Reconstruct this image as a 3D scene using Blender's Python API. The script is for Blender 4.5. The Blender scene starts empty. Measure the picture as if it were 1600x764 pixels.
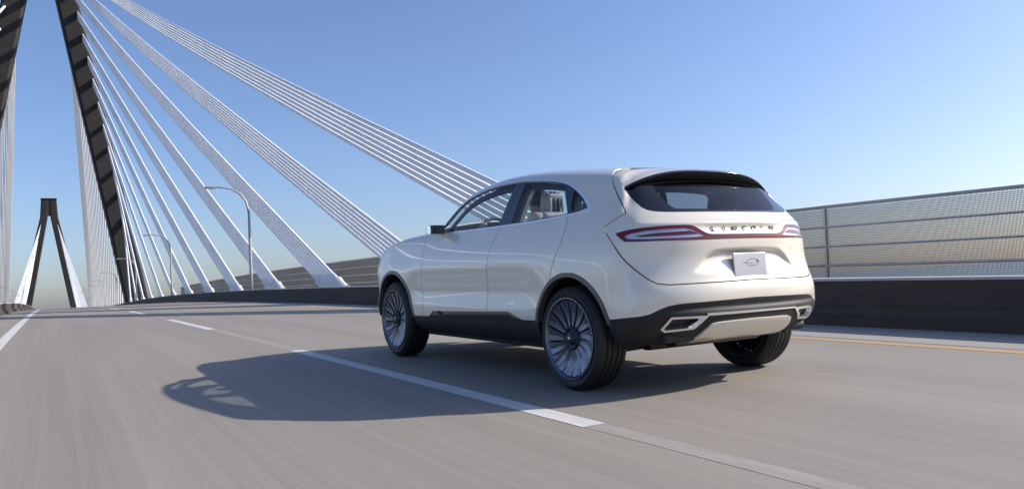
import bpy, bmesh, math, random
import numpy as np
from mathutils import Vector, Matrix
random.seed(7)
SC = bpy.context.scene
COL = SC.collection
R = math.radians
# ---------------------------------------------------------------- camera, sky, sun, exposure
SLOPE = 0.030                                  # the deck climbs towards the crest
G = Matrix.Rotation(-SLOPE, 4, 'Y')            # deck frame (x ahead, y left) to world
cam = bpy.data.cameras.new('camera'); cam.sensor_width = 36; cam.lens = 36*1199.85/1600
cam.clip_start = 0.05; cam.clip_end = 60000
camo = bpy.data.objects.new('camera', cam); COL.objects.link(camo)
def cam_matrix():
    yaw, pitch, roll = -0.54071, 0.03193, -0.04123
    f = Vector((math.cos(pitch)*math.cos(yaw), math.cos(pitch)*math.sin(yaw), math.sin(pitch)))
    r = f.cross(Vector((0, 0, 1))).normalized(); u = r.cross(f)
    c, s = math.cos(roll), math.sin(roll)
    r2 = c*r+s*u; u2 = -s*r+c*u
    m = Matrix((r2, u2, -f)).transposed().to_4x4()
    m.translation = (-4.27575, 3.9065, 0.83476)
    return m
camo.matrix_world = cam_matrix()
SC.camera = camo
SUN_A, SUN_B = 0.60, 1.62                      # shadow run ahead / to the left for each metre of height
sun_to = (G.to_3x3() @ Vector((-SUN_A, -SUN_B, 1))).normalized()
elev = math.asin(sun_to.z); azim = math.atan2(sun_to.x, sun_to.y)
w = bpy.data.worlds.new('World'); SC.world = w; w.use_nodes = True
nt = w.node_tree; bg = nt.nodes['Background']
sky = nt.nodes.new('ShaderNodeTexSky'); sky.sky_type = 'NISHITA'; sky.sun_disc = False
sky.sun_elevation = elev; sky.sun_rotation = azim
sky.altitude = 60; sky.air_density = 1.0; sky.dust_density = 1.4; sky.ozone_density = 4.0
wb = nt.nodes.new('ShaderNodeMix'); wb.data_type = 'RGBA'; wb.blend_type = 'MULTIPLY'; wb.inputs[0].default_value = 1   # white balance of the whole sky
wb.inputs[7].default_value = (.955, .935, 1.04, 1)
nt.links.new(sky.outputs[0], wb.inputs[6]); nt.links.new(wb.outputs[2], bg.inputs[0]); bg.inputs[1].default_value = 0.115
sl = bpy.data.lights.new('sun', 'SUN'); sl.energy = 4.2; sl.angle = R(0.53); sl.color = (1, .935, .835)
so = bpy.data.objects.new('sun', sl); COL.objects.link(so)
so.rotation_euler = (-sun_to).to_track_quat('-Z', 'Y').to_euler()
so.location = sun_to*300
SC.view_settings.view_transform = 'Standard'; SC.view_settings.look = 'None'
SC.view_settings.exposure = 0.58; SC.view_settings.gamma = 1.0; SC.view_settings.use_curve_mapping = False
SC.cycles.max_bounces = 12; SC.cycles.transparent_max_bounces = 32

# ---------------------------------------------------------------- materials
MATS = {}
def mat(name, col, rough=.5, metal=0, coat=0, coat_rough=.03, noise=None, bump=None, spec=.5):
    """noise=(scale xyz, amount) varies the colour; bump=(scale xyz, strength, distance)"""
    if name in MATS: return MATS[name]
    m = bpy.data.materials.new(name); m.use_nodes = True; MATS[name] = m
    t = m.node_tree; b = t.nodes['Principled BSDF']
    b.inputs['Base Color'].default_value = (*col, 1); b.inputs['Roughness'].default_value = rough
    b.inputs['Metallic'].default_value = metal; b.inputs['Coat Weight'].default_value = coat
    b.inputs['Coat Roughness'].default_value = coat_rough; b.inputs['Specular IOR Level'].default_value = spec
    def tex(sc, det=6, seed=0):
        tc = t.nodes.new('ShaderNodeTexCoord'); mp = t.nodes.new('ShaderNodeMapping')
        mp.inputs['Scale'].default_value = sc; mp.inputs['Location'].default_value = (seed, seed*.7, 0)
        n = t.nodes.new('ShaderNodeTexNoise'); n.inputs['Scale'].default_value = 1; n.inputs['Detail'].default_value = det
        t.links.new(tc.outputs['Object'], mp.inputs[0]); t.links.new(mp.outputs[0], n.inputs['Vector'])
        return n
    if noise:
        prev = None
        for i, (sc, amt) in enumerate(noise):
            n = tex(sc, 6, i*3.1)
            mr = t.nodes.new('ShaderNodeMapRange'); mr.inputs[1].default_value = .3; mr.inputs[2].default_value = .7
            mr.inputs[3].default_value = 1-amt; mr.inputs[4].default_value = 1+amt
            t.links.new(n.outputs[0], mr.inputs[0])
            mx = t.nodes.new('ShaderNodeMix'); mx.data_type = 'RGBA'; mx.blend_type = 'MULTIPLY'; mx.inputs[0].default_value = 1
            if prev: t.links.new(prev, mx.inputs[6])
            else: mx.inputs[6].default_value = (*col, 1)
            t.links.new(mr.outputs[0], mx.inputs[7]); prev = mx.outputs[2]
        t.links.new(prev, b.inputs['Base Color'])
    if bump:
        n = tex(bump[0], 8, 9); bp = t.nodes.new('ShaderNodeBump'); bp.inputs['Strength'].default_value = bump[1]
        bp.inputs['Distance'].default_value = bump[2]
        t.links.new(n.outputs[0], bp.inputs['Height']); t.links.new(bp.outputs[0], b.inputs['Normal'])
    return m
def glass(name, tint, gloss=1.0, rough=0.0):
    if name in MATS: return MATS[name]
    m = bpy.data.materials.new(name); m.use_nodes = True; MATS[name] = m; t = m.node_tree; t.nodes.clear()
    o = t.nodes.new('ShaderNodeOutputMaterial'); tr = t.nodes.new('ShaderNodeBsdfTransparent'); tr.inputs[0].default_value = (*tint, 1)
    g = t.nodes.new('ShaderNodeBsdfGlossy'); g.inputs['Roughness'].default_value = rough
    f = t.nodes.new('ShaderNodeFresnel'); f.inputs[0].default_value = 1.45
    # the same reflectance from both sides of the pane
    geo = t.nodes.new('ShaderNodeNewGeometry'); iv = t.nodes.new('ShaderNodeMapRange')
    iv.inputs[3].default_value = 1.45; iv.inputs[4].default_value = 1/1.45
    t.links.new(geo.outputs['Backfacing'], iv.inputs[0]); t.links.new(iv.outputs[0], f.inputs[0])
    mu = t.nodes.new('ShaderNodeMath'); mu.operation = 'MULTIPLY'; mu.inputs[1].default_value = gloss
    mx = t.nodes.new('ShaderNodeMixShader')
    t.links.new(f.outputs[0], mu.inputs[0]); t.links.new(mu.outputs[0], mx.inputs[0])
    t.links.new(tr.outputs[0], mx.inputs[1]); t.links.new(g.outputs[0], mx.inputs[2]); t.links.new(mx.outputs[0], o.inputs[0])
    return m
PAINT = mat('pearl cream paint', (.80, .732, .62), .34, .12, 1.0, .012)
WCHROME = mat('bright window trim', (.92, .91, .89), .24, .55)
MATTB = mat('matt black', (.006, .006, .007), .6, spec=.2)
BLACKG = mat('gloss black', (.010, .010, .012), .15, 0, .6)
CLAD = mat('dark satin cladding', (.018, .018, .020), .55, 0, 0, spec=.35, noise=[((40, 40, 40), .12)])
TRIMG = mat('bronze grey arch trim', (.115, .105, .098), .38, .2)
CHROME = mat('chrome', (.90, .89, .88), .14, 1)
SATIN = mat('satin aluminium', (.60, .61, .64), .25, 1)
RIMM = mat('machined wheel metal', (.20, .22, .27), .34, .85)
RIMD = mat('dark wheel metal', (.035, .037, .045), .4, .5)
RUBBER = mat('tyre rubber', (.013, .013, .014), .62, 0, noise=[((30, 30, 30), .2)])
REDL = mat('red lamp lens', (.14, .001, .010), .15, 0, .6)
WHITEL = mat('clear lamp lens', (.60, .58, .66), .16, .35, 1.0)
GLASS = glass('side window glass', (.80, .86, .88), .9)
ROOFG = glass('tinted roof glass', (.50, .56, .66), 1.2)
RGLASS = glass('tinted rear glass', (.32, .34, .38), 1.1)
WGLASS = glass('windscreen glass', (.80, .86, .86), .9)
LEATHER = mat('pale cream leather', (.62, .59, .53), .5, 0, noise=[((20, 20, 20), .06)])
DARKTRIM = mat('dark cabin trim', (.03, .032, .037), .6)
BEIGE = mat('beige cabin lining', (.42, .37, .29), .7)
UNDER = mat('underbody black', (.014, .014, .015), .65)
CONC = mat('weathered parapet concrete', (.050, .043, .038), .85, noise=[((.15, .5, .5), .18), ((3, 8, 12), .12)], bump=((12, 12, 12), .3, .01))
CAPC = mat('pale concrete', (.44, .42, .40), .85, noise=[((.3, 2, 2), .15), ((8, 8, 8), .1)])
STEELW = mat('white stay cable sheath', (.85, .85, .86), .45, noise=[((.4, .4, .4), .04), ((.05, .05, .05), .05)])
SOCK = mat('white anchor socket', (.74, .74, .76), .5, noise=[((3, 3, 3), .08)])
DARKS = mat('dark steel', (.05, .05, .055), .5, .3)
GALV = mat('galvanised railing steel', (.30, .31, .33), .5, .5, noise=[((2, 2, 2), .12)])
MESHM = mat('grey railing mesh', (.10, .105, .12), .55, .3)
LAMPM = mat('galvanised lamp post', (.33, .34, .36), .5, .4)
PYL = mat('shade darkened concrete pylon', (.016, .0135, .0125), .8, noise=[((.08, .08, .25), .2), ((1, 1, 1), .08)], bump=((2, 2, 2), .3, .05))  # pale concrete in truth; the backlit shade of the legs is put into its colour
SKIN = mat('skin', (.45, .26, .19), .5)
HAIR = mat('dark hair', (.010, .009, .009), .45)
CLOTH = mat('dark jacket', (.02, .022, .03), .8)

# ---------------------------------------------------------------- small helpers
def mesh_obj(name, verts, faces, material, parent=None, smooth=False, normals=None):
    me = bpy.data.meshes.new(name); me.from_pydata([tuple(v) for v in verts], [], faces); me.update()
    if smooth: me.polygons.foreach_set('use_smooth', [True]*len(me.polygons))
    if normals is not None: me.normals_split_custom_set_from_vertices([tuple(n) for n in normals])
    if material: me.materials.append(material)
    o = bpy.data.objects.new(name, me); COL.objects.link(o)
    if parent: o.parent = parent
    return o
def empty(name, loc=(0, 0, 0)):
    o = bpy.data.objects.new(name, None); COL.objects.link(o); o.location = loc; o.empty_display_size = .2; return o
def tag(o, label=None, cat=None, group=None, kind=None):
    if label: o['label'] = label
    if cat: o['category'] = cat
    if group: o['group'] = group
    if kind: o['kind'] = kind
    return o
class MB:
    """collects simple solids into one mesh"""
    def __init__(s): s.v = []; s.f = []
    def add(s, v, f):
        n = len(s.v); s.v += [tuple(p) for p in v]; s.f += [tuple(i+n for i in q) for q in f]; return s
    def box(s, a, b, m=None):
        (x0, y0, z0), (x1, y1, z1) = a, b
        v = [(x0, y0, z0), (x1, y0, z0), (x1, y1, z0), (x0, y1, z0), (x0, y0, z1), (x1, y0, z1), (x1, y1, z1), (x0, y1, z1)]
        if m: v = [m @ Vector(p) for p in v]
        return s.add(v, [(0, 3, 2, 1), (4, 5, 6, 7), (0, 1, 5, 4), (1, 2, 6, 5), (2, 3, 7, 6), (3, 0, 4, 7)])
    def tube(s, pts, rad, n=8, caps=True):
        pts = [Vector(p) for p in pts]; rad = rad if isinstance(rad, (list, tuple)) else [rad]*len(pts)
        rings = []; u = None
        for i, p in enumerate(pts):
            d = (pts[min(i+1, len(pts)-1)]-pts[max(i-1, 0)]).normalized()
            if u is None: u = d.orthogonal().normalized()
            u = (u-d*u.dot(d)).normalized(); v = d.cross(u)
            rings.append([p+rad[i]*(math.cos(2*math.pi*k/n)*u+math.sin(2*math.pi*k/n)*v) for k in range(n)])
        vs = [q for r in rings for q in r]; fs = []
        for i in range(len(pts)-1):
            for k in range(n):
                fs.append((i*n+k, i*n+(k+1) % n, (i+1)*n+(k+1) % n, (i+1)*n+k))
        if caps: fs += [tuple(range(n))[::-1], tuple((len(pts)-1)*n+k for k in range(n))]
        return s.add(vs, fs)
    def lathe(s, prof, n=48, axis='y', closed=False):
        vs = []; m = len(prof)
        for k in range(n):
            a = 2*math.pi*k/n
            for (h, r) in prof:
                vs.append((r*math.cos(a), h, r*math.sin(a)) if axis == 'y' else (r*math.cos(a), r*math.sin(a), h))
        fs = []
        for k in range(n):
            for i in range(m if closed else m-1):
                a, b = k*m+i, k*m+(i+1) % m; c, d = ((k+1) % n)*m+(i+1) % m, ((k+1) % n)*m+i
                fs.append((a, b, c, d) if axis == 'y' else (d, c, b, a))
        return s.add(vs, fs)
    def sphere(s, c, r, n=16, m=10):
        r = r if isinstance(r, (list, tuple)) else (r, r, r); vs = []; fs = []
        for i in range(m+1):
            t = math.pi*i/m
            for k in range(n):
                a = 2*math.pi*k/n; vs.append((c[0]+r[0]*math.sin(t)*math.cos(a), c[1]+r[1]*math.sin(t)*math.sin(a), c[2]+r[2]*math.cos(t)))
        for i in range(m):
            for k in range(n): fs.append((i*n+k, (i+1)*n+k, (i+1)*n+(k+1) % n, i*n+(k+1) % n))
        return s.add(vs, fs)
    def build(s, name, material, parent=None, smooth=False, bevel=0, angle=None):
        o = mesh_obj(name, s.v, s.f, material, parent, smooth)
        if bevel:
            b = o.modifiers.new('bevel', 'BEVEL'); b.width = bevel; b.segments = 3; b.limit_method = 'ANGLE'; b.angle_limit = R(30)
            o.data.polygons.foreach_set('use_smooth', [True]*len(o.data.polygons))
        if (bevel or angle) and smooth is not None:
            o.data.polygons.foreach_set('use_smooth', [True]*len(o.data.polygons))
            e = o.modifiers.new('wn', 'WEIGHTED_NORMAL'); e.keep_sharp = True
        return o

# ---------------------------------------------------------------- the road profile
KZ = 1.8e-4; XC = 90.0
def zr(x):
    if x < 0: return 0.0
    if x < XC: return -KZ*x*x
    return -KZ*XC*XC-2*KZ*XC*(x-XC)
def strip(name, y0, y1, x0, x1, dz, material, parent=None, step=2.0):
    n = max(1, int(math.ceil((x1-x0)/step))); vs = []; fs = []
    for i in range(n+1):
        x = x0+(x1-x0)*i/n; z = zr(x)+dz; vs += [(x, y1, z), (x, y0, z)]
    for i in range(n): fs.append((2*i, 2*i+1, 2*i+3, 2*i+2))
    return mesh_obj(name, vs, fs, material, parent, smooth=True)
def extrude_profile(name, prof, x0, x1, material, parent=None, step=3.0):
    """prof: closed list of (y, z above the road), swept along the road"""
    n = max(1, int(math.ceil((x1-x0)/step))); m = len(prof); vs = []; fs = []
    for i in range(n+1):
        x = x0+(x1-x0)*i/n
        vs += [(x, y, zr(x)+z) for y, z in prof]
    for i in range(n):
        for k in range(m): fs.append((i*m+k, (i+1)*m+k, (i+1)*m+(k+1) % m, i*m+(k+1) % m))
    fs += [tuple(range(m)), tuple(n*m+k for k in range(m))[::-1]]
    o = mesh_obj(name, vs, fs, material, parent)
    bm = bmesh.new(); bm.from_mesh(o.data); bmesh.ops.recalc_face_normals(bm, faces=bm.faces); bm.to_mesh(o.data); bm.free()
    return o
# ---------------------------------------------------------------- road
def road_mat():
    m = bpy.data.materials.new('grooved concrete carriageway'); m.use_nodes = True; t = m.node_tree; b = t.nodes['Principled BSDF']
    b.inputs['Roughness'].default_value = .72; b.inputs['Specular IOR Level'].default_value = .35
    tc = t.nodes.new('ShaderNodeTexCoord')
    def noise(sc, det, lo, hi, a, bb, rgh=.5):
        mp = t.nodes.new('ShaderNodeMapping'); mp.inputs['Scale'].default_value = sc
        n = t.nodes.new('ShaderNodeTexNoise'); n.inputs['Scale'].default_value = 1; n.inputs['Detail'].default_value = det; n.inputs['Roughness'].default_value = rgh
        mr = t.nodes.new('ShaderNodeMapRange'); mr.inputs[1].default_value = lo; mr.inputs[2].default_value = hi; mr.inputs[3].default_value = a; mr.inputs[4].default_value = bb
        t.links.new(tc.outputs['Object'], mp.inputs[0]); t.links.new(mp.outputs[0], n.inputs['Vector']); t.links.new(n.outputs[0], mr.inputs[0])
        return mr.outputs[0], n.outputs[0]
    fac = None
    for args in (((.05, 1.1, 1), 3, .3, .7, .88, 1.10), ((.12, 14, 1), 6, .3, .7, .935, 1.06), ((.5, 70, 1), 8, .3, .7, .95, 1.045), ((60, 60, 60), 4, .3, .7, .94, 1.05)):
        f, raw = noise(*args)
        if fac is None: fac = f
        else:
            mu = t.nodes.new('ShaderNodeMath'); mu.operation = 'MULTIPLY'; t.links.new(fac, mu.inputs[0]); t.links.new(f, mu.inputs[1]); fac = mu.outputs[0]
    mx = t.nodes.new('ShaderNodeMix'); mx.data_type = 'RGBA'; mx.blend_type = 'MULTIPLY'; mx.inputs[0].default_value = 1
    mx.inputs[6].default_value = (.266, .238, .204, 1); t.links.new(fac, mx.inputs[7]); t.links.new(mx.outputs[2], b.inputs['Base Color'])
    _, h = noise((1.5, 160, 1), 4, 0, 1, 0, 1)
    bp = t.nodes.new('ShaderNodeBump'); bp.inputs['Strength'].default_value = .25; bp.inputs['Distance'].default_value = .004
    t.links.new(h, bp.inputs['Height']); t.links.new(bp.outputs[0], b.inputs['Normal'])
    return m
ROADM = road_mat()
def paint_mat(name, col, wear):
    m = bpy.data.materials.new(name); m.use_nodes = True; t = m.node_tree; b = t.nodes['Principled BSDF']
    b.inputs['Roughness'].default_value = .7
    tc = t.nodes.new('ShaderNodeTexCoord'); fac = None
    for sc, det in (((3, 25, 1), 8), ((.3, 40, 1), 5)):
        mp = t.nodes.new('ShaderNodeMapping'); mp.inputs['Scale'].default_value = sc
        n = t.nodes.new('ShaderNodeTexNoise'); n.inputs['Scale'].default_value = 1; n.inputs['Detail'].default_value = det
        t.links.new(tc.outputs['Object'], mp.inputs[0]); t.links.new(mp.outputs[0], n.inputs['Vector'])
        if fac is None: fac = n.outputs[0]
        else:
            ad = t.nodes.new('ShaderNodeMath'); ad.operation = 'ADD'; t.links.new(fac, ad.inputs[0]); t.links.new(n.outputs[0], ad.inputs[1]); fac = ad.outputs[0]
    mr = t.nodes.new('ShaderNodeMapRange'); mr.inputs[1].default_value = .75; mr.inputs[2].default_value = 1.25
    mr.inputs[3].default_value = max(0, wear-.25); mr.inputs[4].default_value = min(1, wear+.25); t.links.new(fac, mr.inputs[0])
    mx = t.nodes.new('ShaderNodeMix'); mx.data_type = 'RGBA'; mx.inputs[6].default_value = (*col, 1); mx.inputs[7].default_value = (.262, .231, .193, 1)
    t.links.new(mr.outputs[0], mx.inputs[0]); t.links.new(mx.outputs[2], b.inputs['Base Color'])
    return m
WPAINT = paint_mat('white road paint', (.62, .61, .59), .10)
FPAINT = paint_mat('worn away white road paint', (.42, .40, .38), .80)
YPAINT = paint_mat('yellow road paint', (.52, .30, .10), .22)
YR, YL = -4.15, 5.75
X0, X1 = -45, 520
road = tag(strip('road', -4.75, 14.6, X0, X1, 0, ROADM, step=2), kind='structure')
shm = mat('pale shoulder concrete', (.29, .275, .255), .75, noise=[((.1, 3, 1), .08), ((1, 60, 1), .05)])
strip('shoulder_strip', YR+.0, -2.92, X0, 200, .0022, shm, road)
for i in range(-3, 20):
    a = -1.0+11.3*i
    strip('lane_marking', 1.41, 1.56, a, a+5.7, .0022, WPAINT, road)
    if i < 2: strip('worn_lane_marking', 1.42, 1.55, a+5.7, a+11.3, .0014, FPAINT, road)
strip('edge_line', 4.55, 4.72, X0, 300, .0022, WPAINT, road)
strip('yellow_line', -2.80, -2.66, X0, 300, .0022, YPAINT, road)
strip('worn_edge_line', -3.42, -3.34, X0, 300, .0045, FPAINT, road)
tag(extrude_profile('bridge_deck', [(-8.9, -.35), (-8.9, -.02), (14.9, -.02), (14.9, -.35), (13, -2.2), (-7, -2.2)], X0, X1, CAPC, step=8), kind='structure')
tag(strip('footpath', -8.75, -4.76, X0, 320, .03, mat('footpath concrete', (.34, .33, .32), .85, noise=[((1, 1, 1), .1)]), step=4), kind='structure')
# river far below, to the horizon
def water_mat():
    m = bpy.data.materials.new('river water'); m.use_nodes = True; t = m.node_tree; b = t.nodes['Principled BSDF']
    b.inputs['Base Color'].default_value = (.02, .04, .06, 1); b.inputs['Roughness'].default_value = .22
    tc = t.nodes.new('ShaderNodeTexCoord'); n = t.nodes.new('ShaderNodeTexNoise'); n.inputs['Scale'].default_value = .15; n.inputs['Detail'].default_value = 6
    bp = t.nodes.new('ShaderNodeBump'); bp.inputs['Strength'].default_value = .5; bp.inputs['Distance'].default_value = .6
    t.links.new(tc.outputs['Object'], n.inputs['Vector']); t.links.new(n.outputs[0], bp.inputs['Height']); t.links.new(bp.outputs[0], b.inputs['Normal'])
    return m
river = mesh_obj('river', [(-30000, -30000, -58), (30000, -30000, -58), (30000, 30000, -58), (-30000, 30000, -58)], [(0, 1, 2, 3)], water_mat())
tag(river, kind='structure'); river['upright'] = 1

# ---------------------------------------------------------------- parapets
def parapet(name, label, y, sgn, x0, x1, h, seg=30.0, far=60.0):
    """y: foot of the traffic face; sgn: which way the wall stands back"""
    t = empty(name, (0, y, 0)); tag(t, label, 'barrier')
    s = sgn
    prof = [(y-s*.06, 0.0), (y-s*.06, .10), (y+s*.02, .13), (y+s*.05, h*.40), (y+s*.075, h*.42), (y+s*.09, h-.03), (y+s*.38, h-.03), (y+s*.42, 0)]
    cap = [(y+s*.07, h-.03), (y+s*.07, h-.008), (y+s*.08, h), (y+s*.39, h), (y+s*.40, h-.008), (y+s*.40, h-.03)]
    x = x0
    while x < x1:
        L = seg if x < far else seg*4
        e = min(x+L, x1)
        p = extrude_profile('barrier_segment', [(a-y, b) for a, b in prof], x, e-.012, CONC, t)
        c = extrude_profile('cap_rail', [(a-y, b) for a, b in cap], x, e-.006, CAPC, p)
        x = e
    return t
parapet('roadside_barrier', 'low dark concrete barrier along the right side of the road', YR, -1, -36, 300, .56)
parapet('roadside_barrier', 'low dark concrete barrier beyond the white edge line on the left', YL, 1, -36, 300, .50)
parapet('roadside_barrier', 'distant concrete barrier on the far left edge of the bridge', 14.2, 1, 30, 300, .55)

# ---------------------------------------------------------------- railing of the footpath
def railing(y, x0, n, pitch):
    t = empty('railing', (0, y, 0)); tag(t, 'grey steel mesh railing with pale horizontal rails behind the right barrier', 'railing')
    HR = [.63, .98, 1.34, 1.72]
    post = None
    for i in range(n+1):
        x = x0+i*pitch
        b = MB().box((-.02, -.09, 0), (.02, -.03, 1.72)).box((-.07, -.13, 0), (.07, .01, .02)).build('post', GALV, t) if post is None else post.copy()
        if post is None: post = b
        else: COL.objects.link(b); b.parent = t
        b.location = (x, 0, zr(x)+.03)
    wm = None
    for i in range(n):
        xa = x0+i*pitch; za = zr(xa)+.03; zb = zr(xa+pitch)+.03
        for h in HR:
            MB().tube([(xa, .05, za+h), (xa+pitch, .05, zb+h)], .022 if h < 1.7 else .030, 8).build('rail', CAPC, t, smooth=True)
        if i < 60:
            if wm is None:
                m = MB(); st = .019
                k = int(pitch/st)
                for j in range(k): m.box((j*st, -.004, .06), (j*st+.0065, .004, 1.70))
                for j in range(int(1.64/.03)): m.box((0, .004, .06+j*.03), (pitch, .011, .066+j*.03))
                wm = m.build('wire_mesh', MESHM, t); b = wm
            else: b = wm.copy(); COL.objects.link(b); b.parent = t
            b['kind'] = 'stuff'; b.location = (xa, 0, za); b.rotation_euler = (0, -math.atan2(zb-za, pitch), 0)
    return t
railing(-8.5, -11.0, 25, 4.0)

# ---------------------------------------------------------------- lamps
def lamp_mesh():
    a = empty('street_lamp')
    pts = [(0, 0, 0), (0, 0, 1.5), (0, 0, 3.4), (0, 0, 4.6), (0, .12, 5.2), (0, .42, 5.62), (0, .85, 5.85), (0, 1.35, 5.93), (0, 1.7, 5.93)]
    MB().tube(pts, [.085, .08, .07, .062, .056, .05, .045, .042, .04], 10).build('post', LAMPM, a, smooth=True)
    MB().tube([(0, 0, 0), (0, 0, .35)], [.14, .11], 10).build('base', LAMPM, a, smooth=True)
    h = MB().box((-.12, 1.6, 5.86), (.12, 2.15, 5.97)).build('lamp_head', LAMPM, a, bevel=.04)
    MB().box((-.09, 1.7, 5.845), (.09, 2.1, 5.858)).build('lens', mat('lamp lens', (.5, .5, .5), .2), h)
    return a
def copy_tree(o, parent=None):
    c = o.copy(); COL.objects.link(c); c.parent = parent
    for ch in o.children: copy_tree(ch, c)
    return c
L0 = lamp_mesh(); first = True
RX = [37.5, 69, 102, 136, 168, 196, 224, 252]
names = ['first street lamp from the car along the right barrier', 'second street lamp from the car along the right barrier', 'third street lamp from the car along the right barrier',
         'street lamp at the foot of the near pylon', 'first street lamp past the near pylon on the right', 'second street lamp past the near pylon on the right',
         'third street lamp past the near pylon on the right', 'farthest street lamp on the right side of the bridge']
for x, nm in zip(RX, names):
    o = L0 if first else copy_tree(L0); first = False
    o.location = (x, -5.1, zr(x)+.03); tag(o, nm+', curved grey arm', 'street lamp', 'street lamps along the bridge'); o['upright'] = 1
for x, nm in zip([150, 182, 214, 246], ['nearest', 'second', 'third', 'farthest']):
    o = copy_tree(L0); o.location = (x, 13.7, zr(x)); o.rotation_euler.z = math.pi
    tag(o, nm+' street lamp on the far left edge of the bridge, arm turned to the road', 'street lamp', 'street lamps along the bridge'); o['upright'] = 1

# ---------------------------------------------------------------- pylons and stays
TY = 4.5
def pylon(name, label, tx, zb, hi, slope, gap_top_z, leg_t, leg_b, depth, topz):
    """A-shaped pylon: inner faces of the legs meet at gap_top_z, hi = half gap at zb"""
    t = empty(name, (tx, TY, 0)); tag(t, label, 'pylon')
    for s in (-1, 1):
        n = 14; vs = []; fs = []
        zz = [zb-60+(topz-(zb-60))*i/n for i in range(n+1)]
        for z in zz:
            f = (z-zb)/(topz-zb)
            inn = max(0.5, (gap_top_z-z)*slope+.35); wd = leg_b+(leg_t-leg_b)*max(0, min(1, f)); dp = depth*(1-.28*max(0, min(1, f)))
            c = .28
            for (a, b) in ((inn, -dp/2+c), (inn+c, -dp/2), (inn+wd-c, -dp/2), (inn+wd, -dp/2+c), (inn+wd, dp/2-c), (inn+wd-c, dp/2), (inn+c, dp/2), (inn, dp/2-c)):
                vs.append((b, s*a, z))
        for i in range(n):
            for k in range(8):
                q = (i*8+k, i*8+(k+1) % 8, (i+1)*8+(k+1) % 8, (i+1)*8+k); fs.append(q if s > 0 else q[::-1])
        fs += [tuple(range(8))[::-1] if s > 0 else tuple(range(8)), tuple(n*8+k for k in range(8)) if s > 0 else tuple(n*8+k for k in range(8))[::-1]]
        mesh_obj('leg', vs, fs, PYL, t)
    hw = .5+leg_t
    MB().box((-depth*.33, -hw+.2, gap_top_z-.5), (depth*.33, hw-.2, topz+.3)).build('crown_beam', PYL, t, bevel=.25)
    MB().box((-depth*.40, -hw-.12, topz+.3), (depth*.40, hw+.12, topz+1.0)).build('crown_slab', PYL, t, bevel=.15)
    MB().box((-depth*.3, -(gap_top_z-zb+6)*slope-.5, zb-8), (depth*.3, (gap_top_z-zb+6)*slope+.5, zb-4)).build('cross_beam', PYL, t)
    return t
NX, NSL, NGAP = 138.0, .183, 56.0
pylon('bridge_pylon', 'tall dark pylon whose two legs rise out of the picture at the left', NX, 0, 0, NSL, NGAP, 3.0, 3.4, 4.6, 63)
FX, FGAP = 420.0, 35.5
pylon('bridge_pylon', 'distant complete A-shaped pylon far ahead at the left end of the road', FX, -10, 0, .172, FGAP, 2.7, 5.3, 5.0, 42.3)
def leg_y(z, gap, slope, leg): return (gap-z)*slope+.35+leg
SPREAD = .19
def stay(tx, za, side, ax, gap, slope, leg, label, group, rad=.098, detail=True, n=5, spread=SPREAD):
    """one stay: a bundle of parallel sheathed strands from the pylon leg down to its sockets at the deck edge"""
    ay = TY-side*11.0; az = zr(ax)+.25
    t = empty('stay_cable', (ax, ay, az)); tag(t, label, 'cable', group)
    sg = 1 if ax < tx else -1
    ang = math.atan2(za-az, abs(tx-ax))
    for k in range(n):
        o = (k-(n-1)/2)*spread
        top = Vector((tx-sg*1.6, TY-side*(leg_y(za, gap, slope, leg)-.5), za+o/math.cos(ang)*.9)); a = Vector((ax-sg*o/math.sin(ang), ay, az))
        d = (top-a).normalized(); loc = Vector((ax, ay, az))
        if detail:
            pts = []; L = (top-a).length
            for i in range(9):
                u = i/8; p = a+d*(1.2+(L-1.2)*u)-loc; p.z -= 4*u*(1-u)*L*L*4e-5; pts.append(p)
            MB().tube(pts, rad*.8, 8, False).build('strand', STEELW, t, smooth=True)
            s0 = a-loc
            sk = MB().tube([s0-d*.5, s0+d*.15, s0+d*.16, s0+d*.42, s0+d*.43, s0+d*.50, s0+d*.51, s0+d*1.25, s0+d*1.27, s0+d*1.33, s0+d*1.35, s0+d*2.0],
                           [rad*1.8, rad*1.75, rad*1.25, rad*1.25, rad*2.0, rad*2.0, rad*1.6, rad*1.45, rad*1.75, rad*1.75, rad*1.05, rad*.84], 12).build('socket', SOCK, t, smooth=False)
            MB().tube([s0+d*.18, s0+d*.40], rad*1.3, 12).build('damper', DARKS, t)
        else:
            MB().tube([a-loc, top-loc], rad, 6, False).build('strand', STEELW, t, smooth=True)
    if detail: MB().box((-1.9, -.22, -.55), (1.9, .22, -.12)).build('anchor_block', CAPC, t, bevel=.03)
    return t
def za_near(d): return 9+.355*d if d < 112 else 48.8+(d-112)*.22
ordn = ['first', 'second', 'third', 'fourth', 'fifth', 'sixth', 'seventh', 'eighth', 'ninth', 'tenth', 'eleventh', 'twelfth', 'thirteenth', 'fourteenth', 'fifteenth']
NEARP = {k: dict(n=7) for k in range(6, 13)}
for i in range(13):
    d = 9.8+10.05*i+.3
    stay(NX, za_near(d), 1, NX-d, NGAP, NSL, 3.0, 'white stay cable on the right, %s anchorage in front of the near pylon' % ordn[i], 'stay cables on the near side of the near pylon', **NEARP.get(i, {}))
    stay(NX, za_near(d), -1, NX-d, NGAP, NSL, 3.0, 'white stay cable on the left, %s anchorage in front of the near pylon' % ordn[i], 'left stay cables of the near pylon', detail=False, n=1, rad=.2)
for i in range(26):
    d = 8+5.2*i
    for s, w_ in ((1, 'right'), (-1, 'left')):
        stay(NX, za_near(d), s, NX+d, NGAP, NSL, 3.0, 'thin stay cable of the %s curtain of cables behind the near pylon' % w_, 'stay cables of the %s curtain behind the near pylon' % w_, rad=.11, detail=False, n=1)
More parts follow.
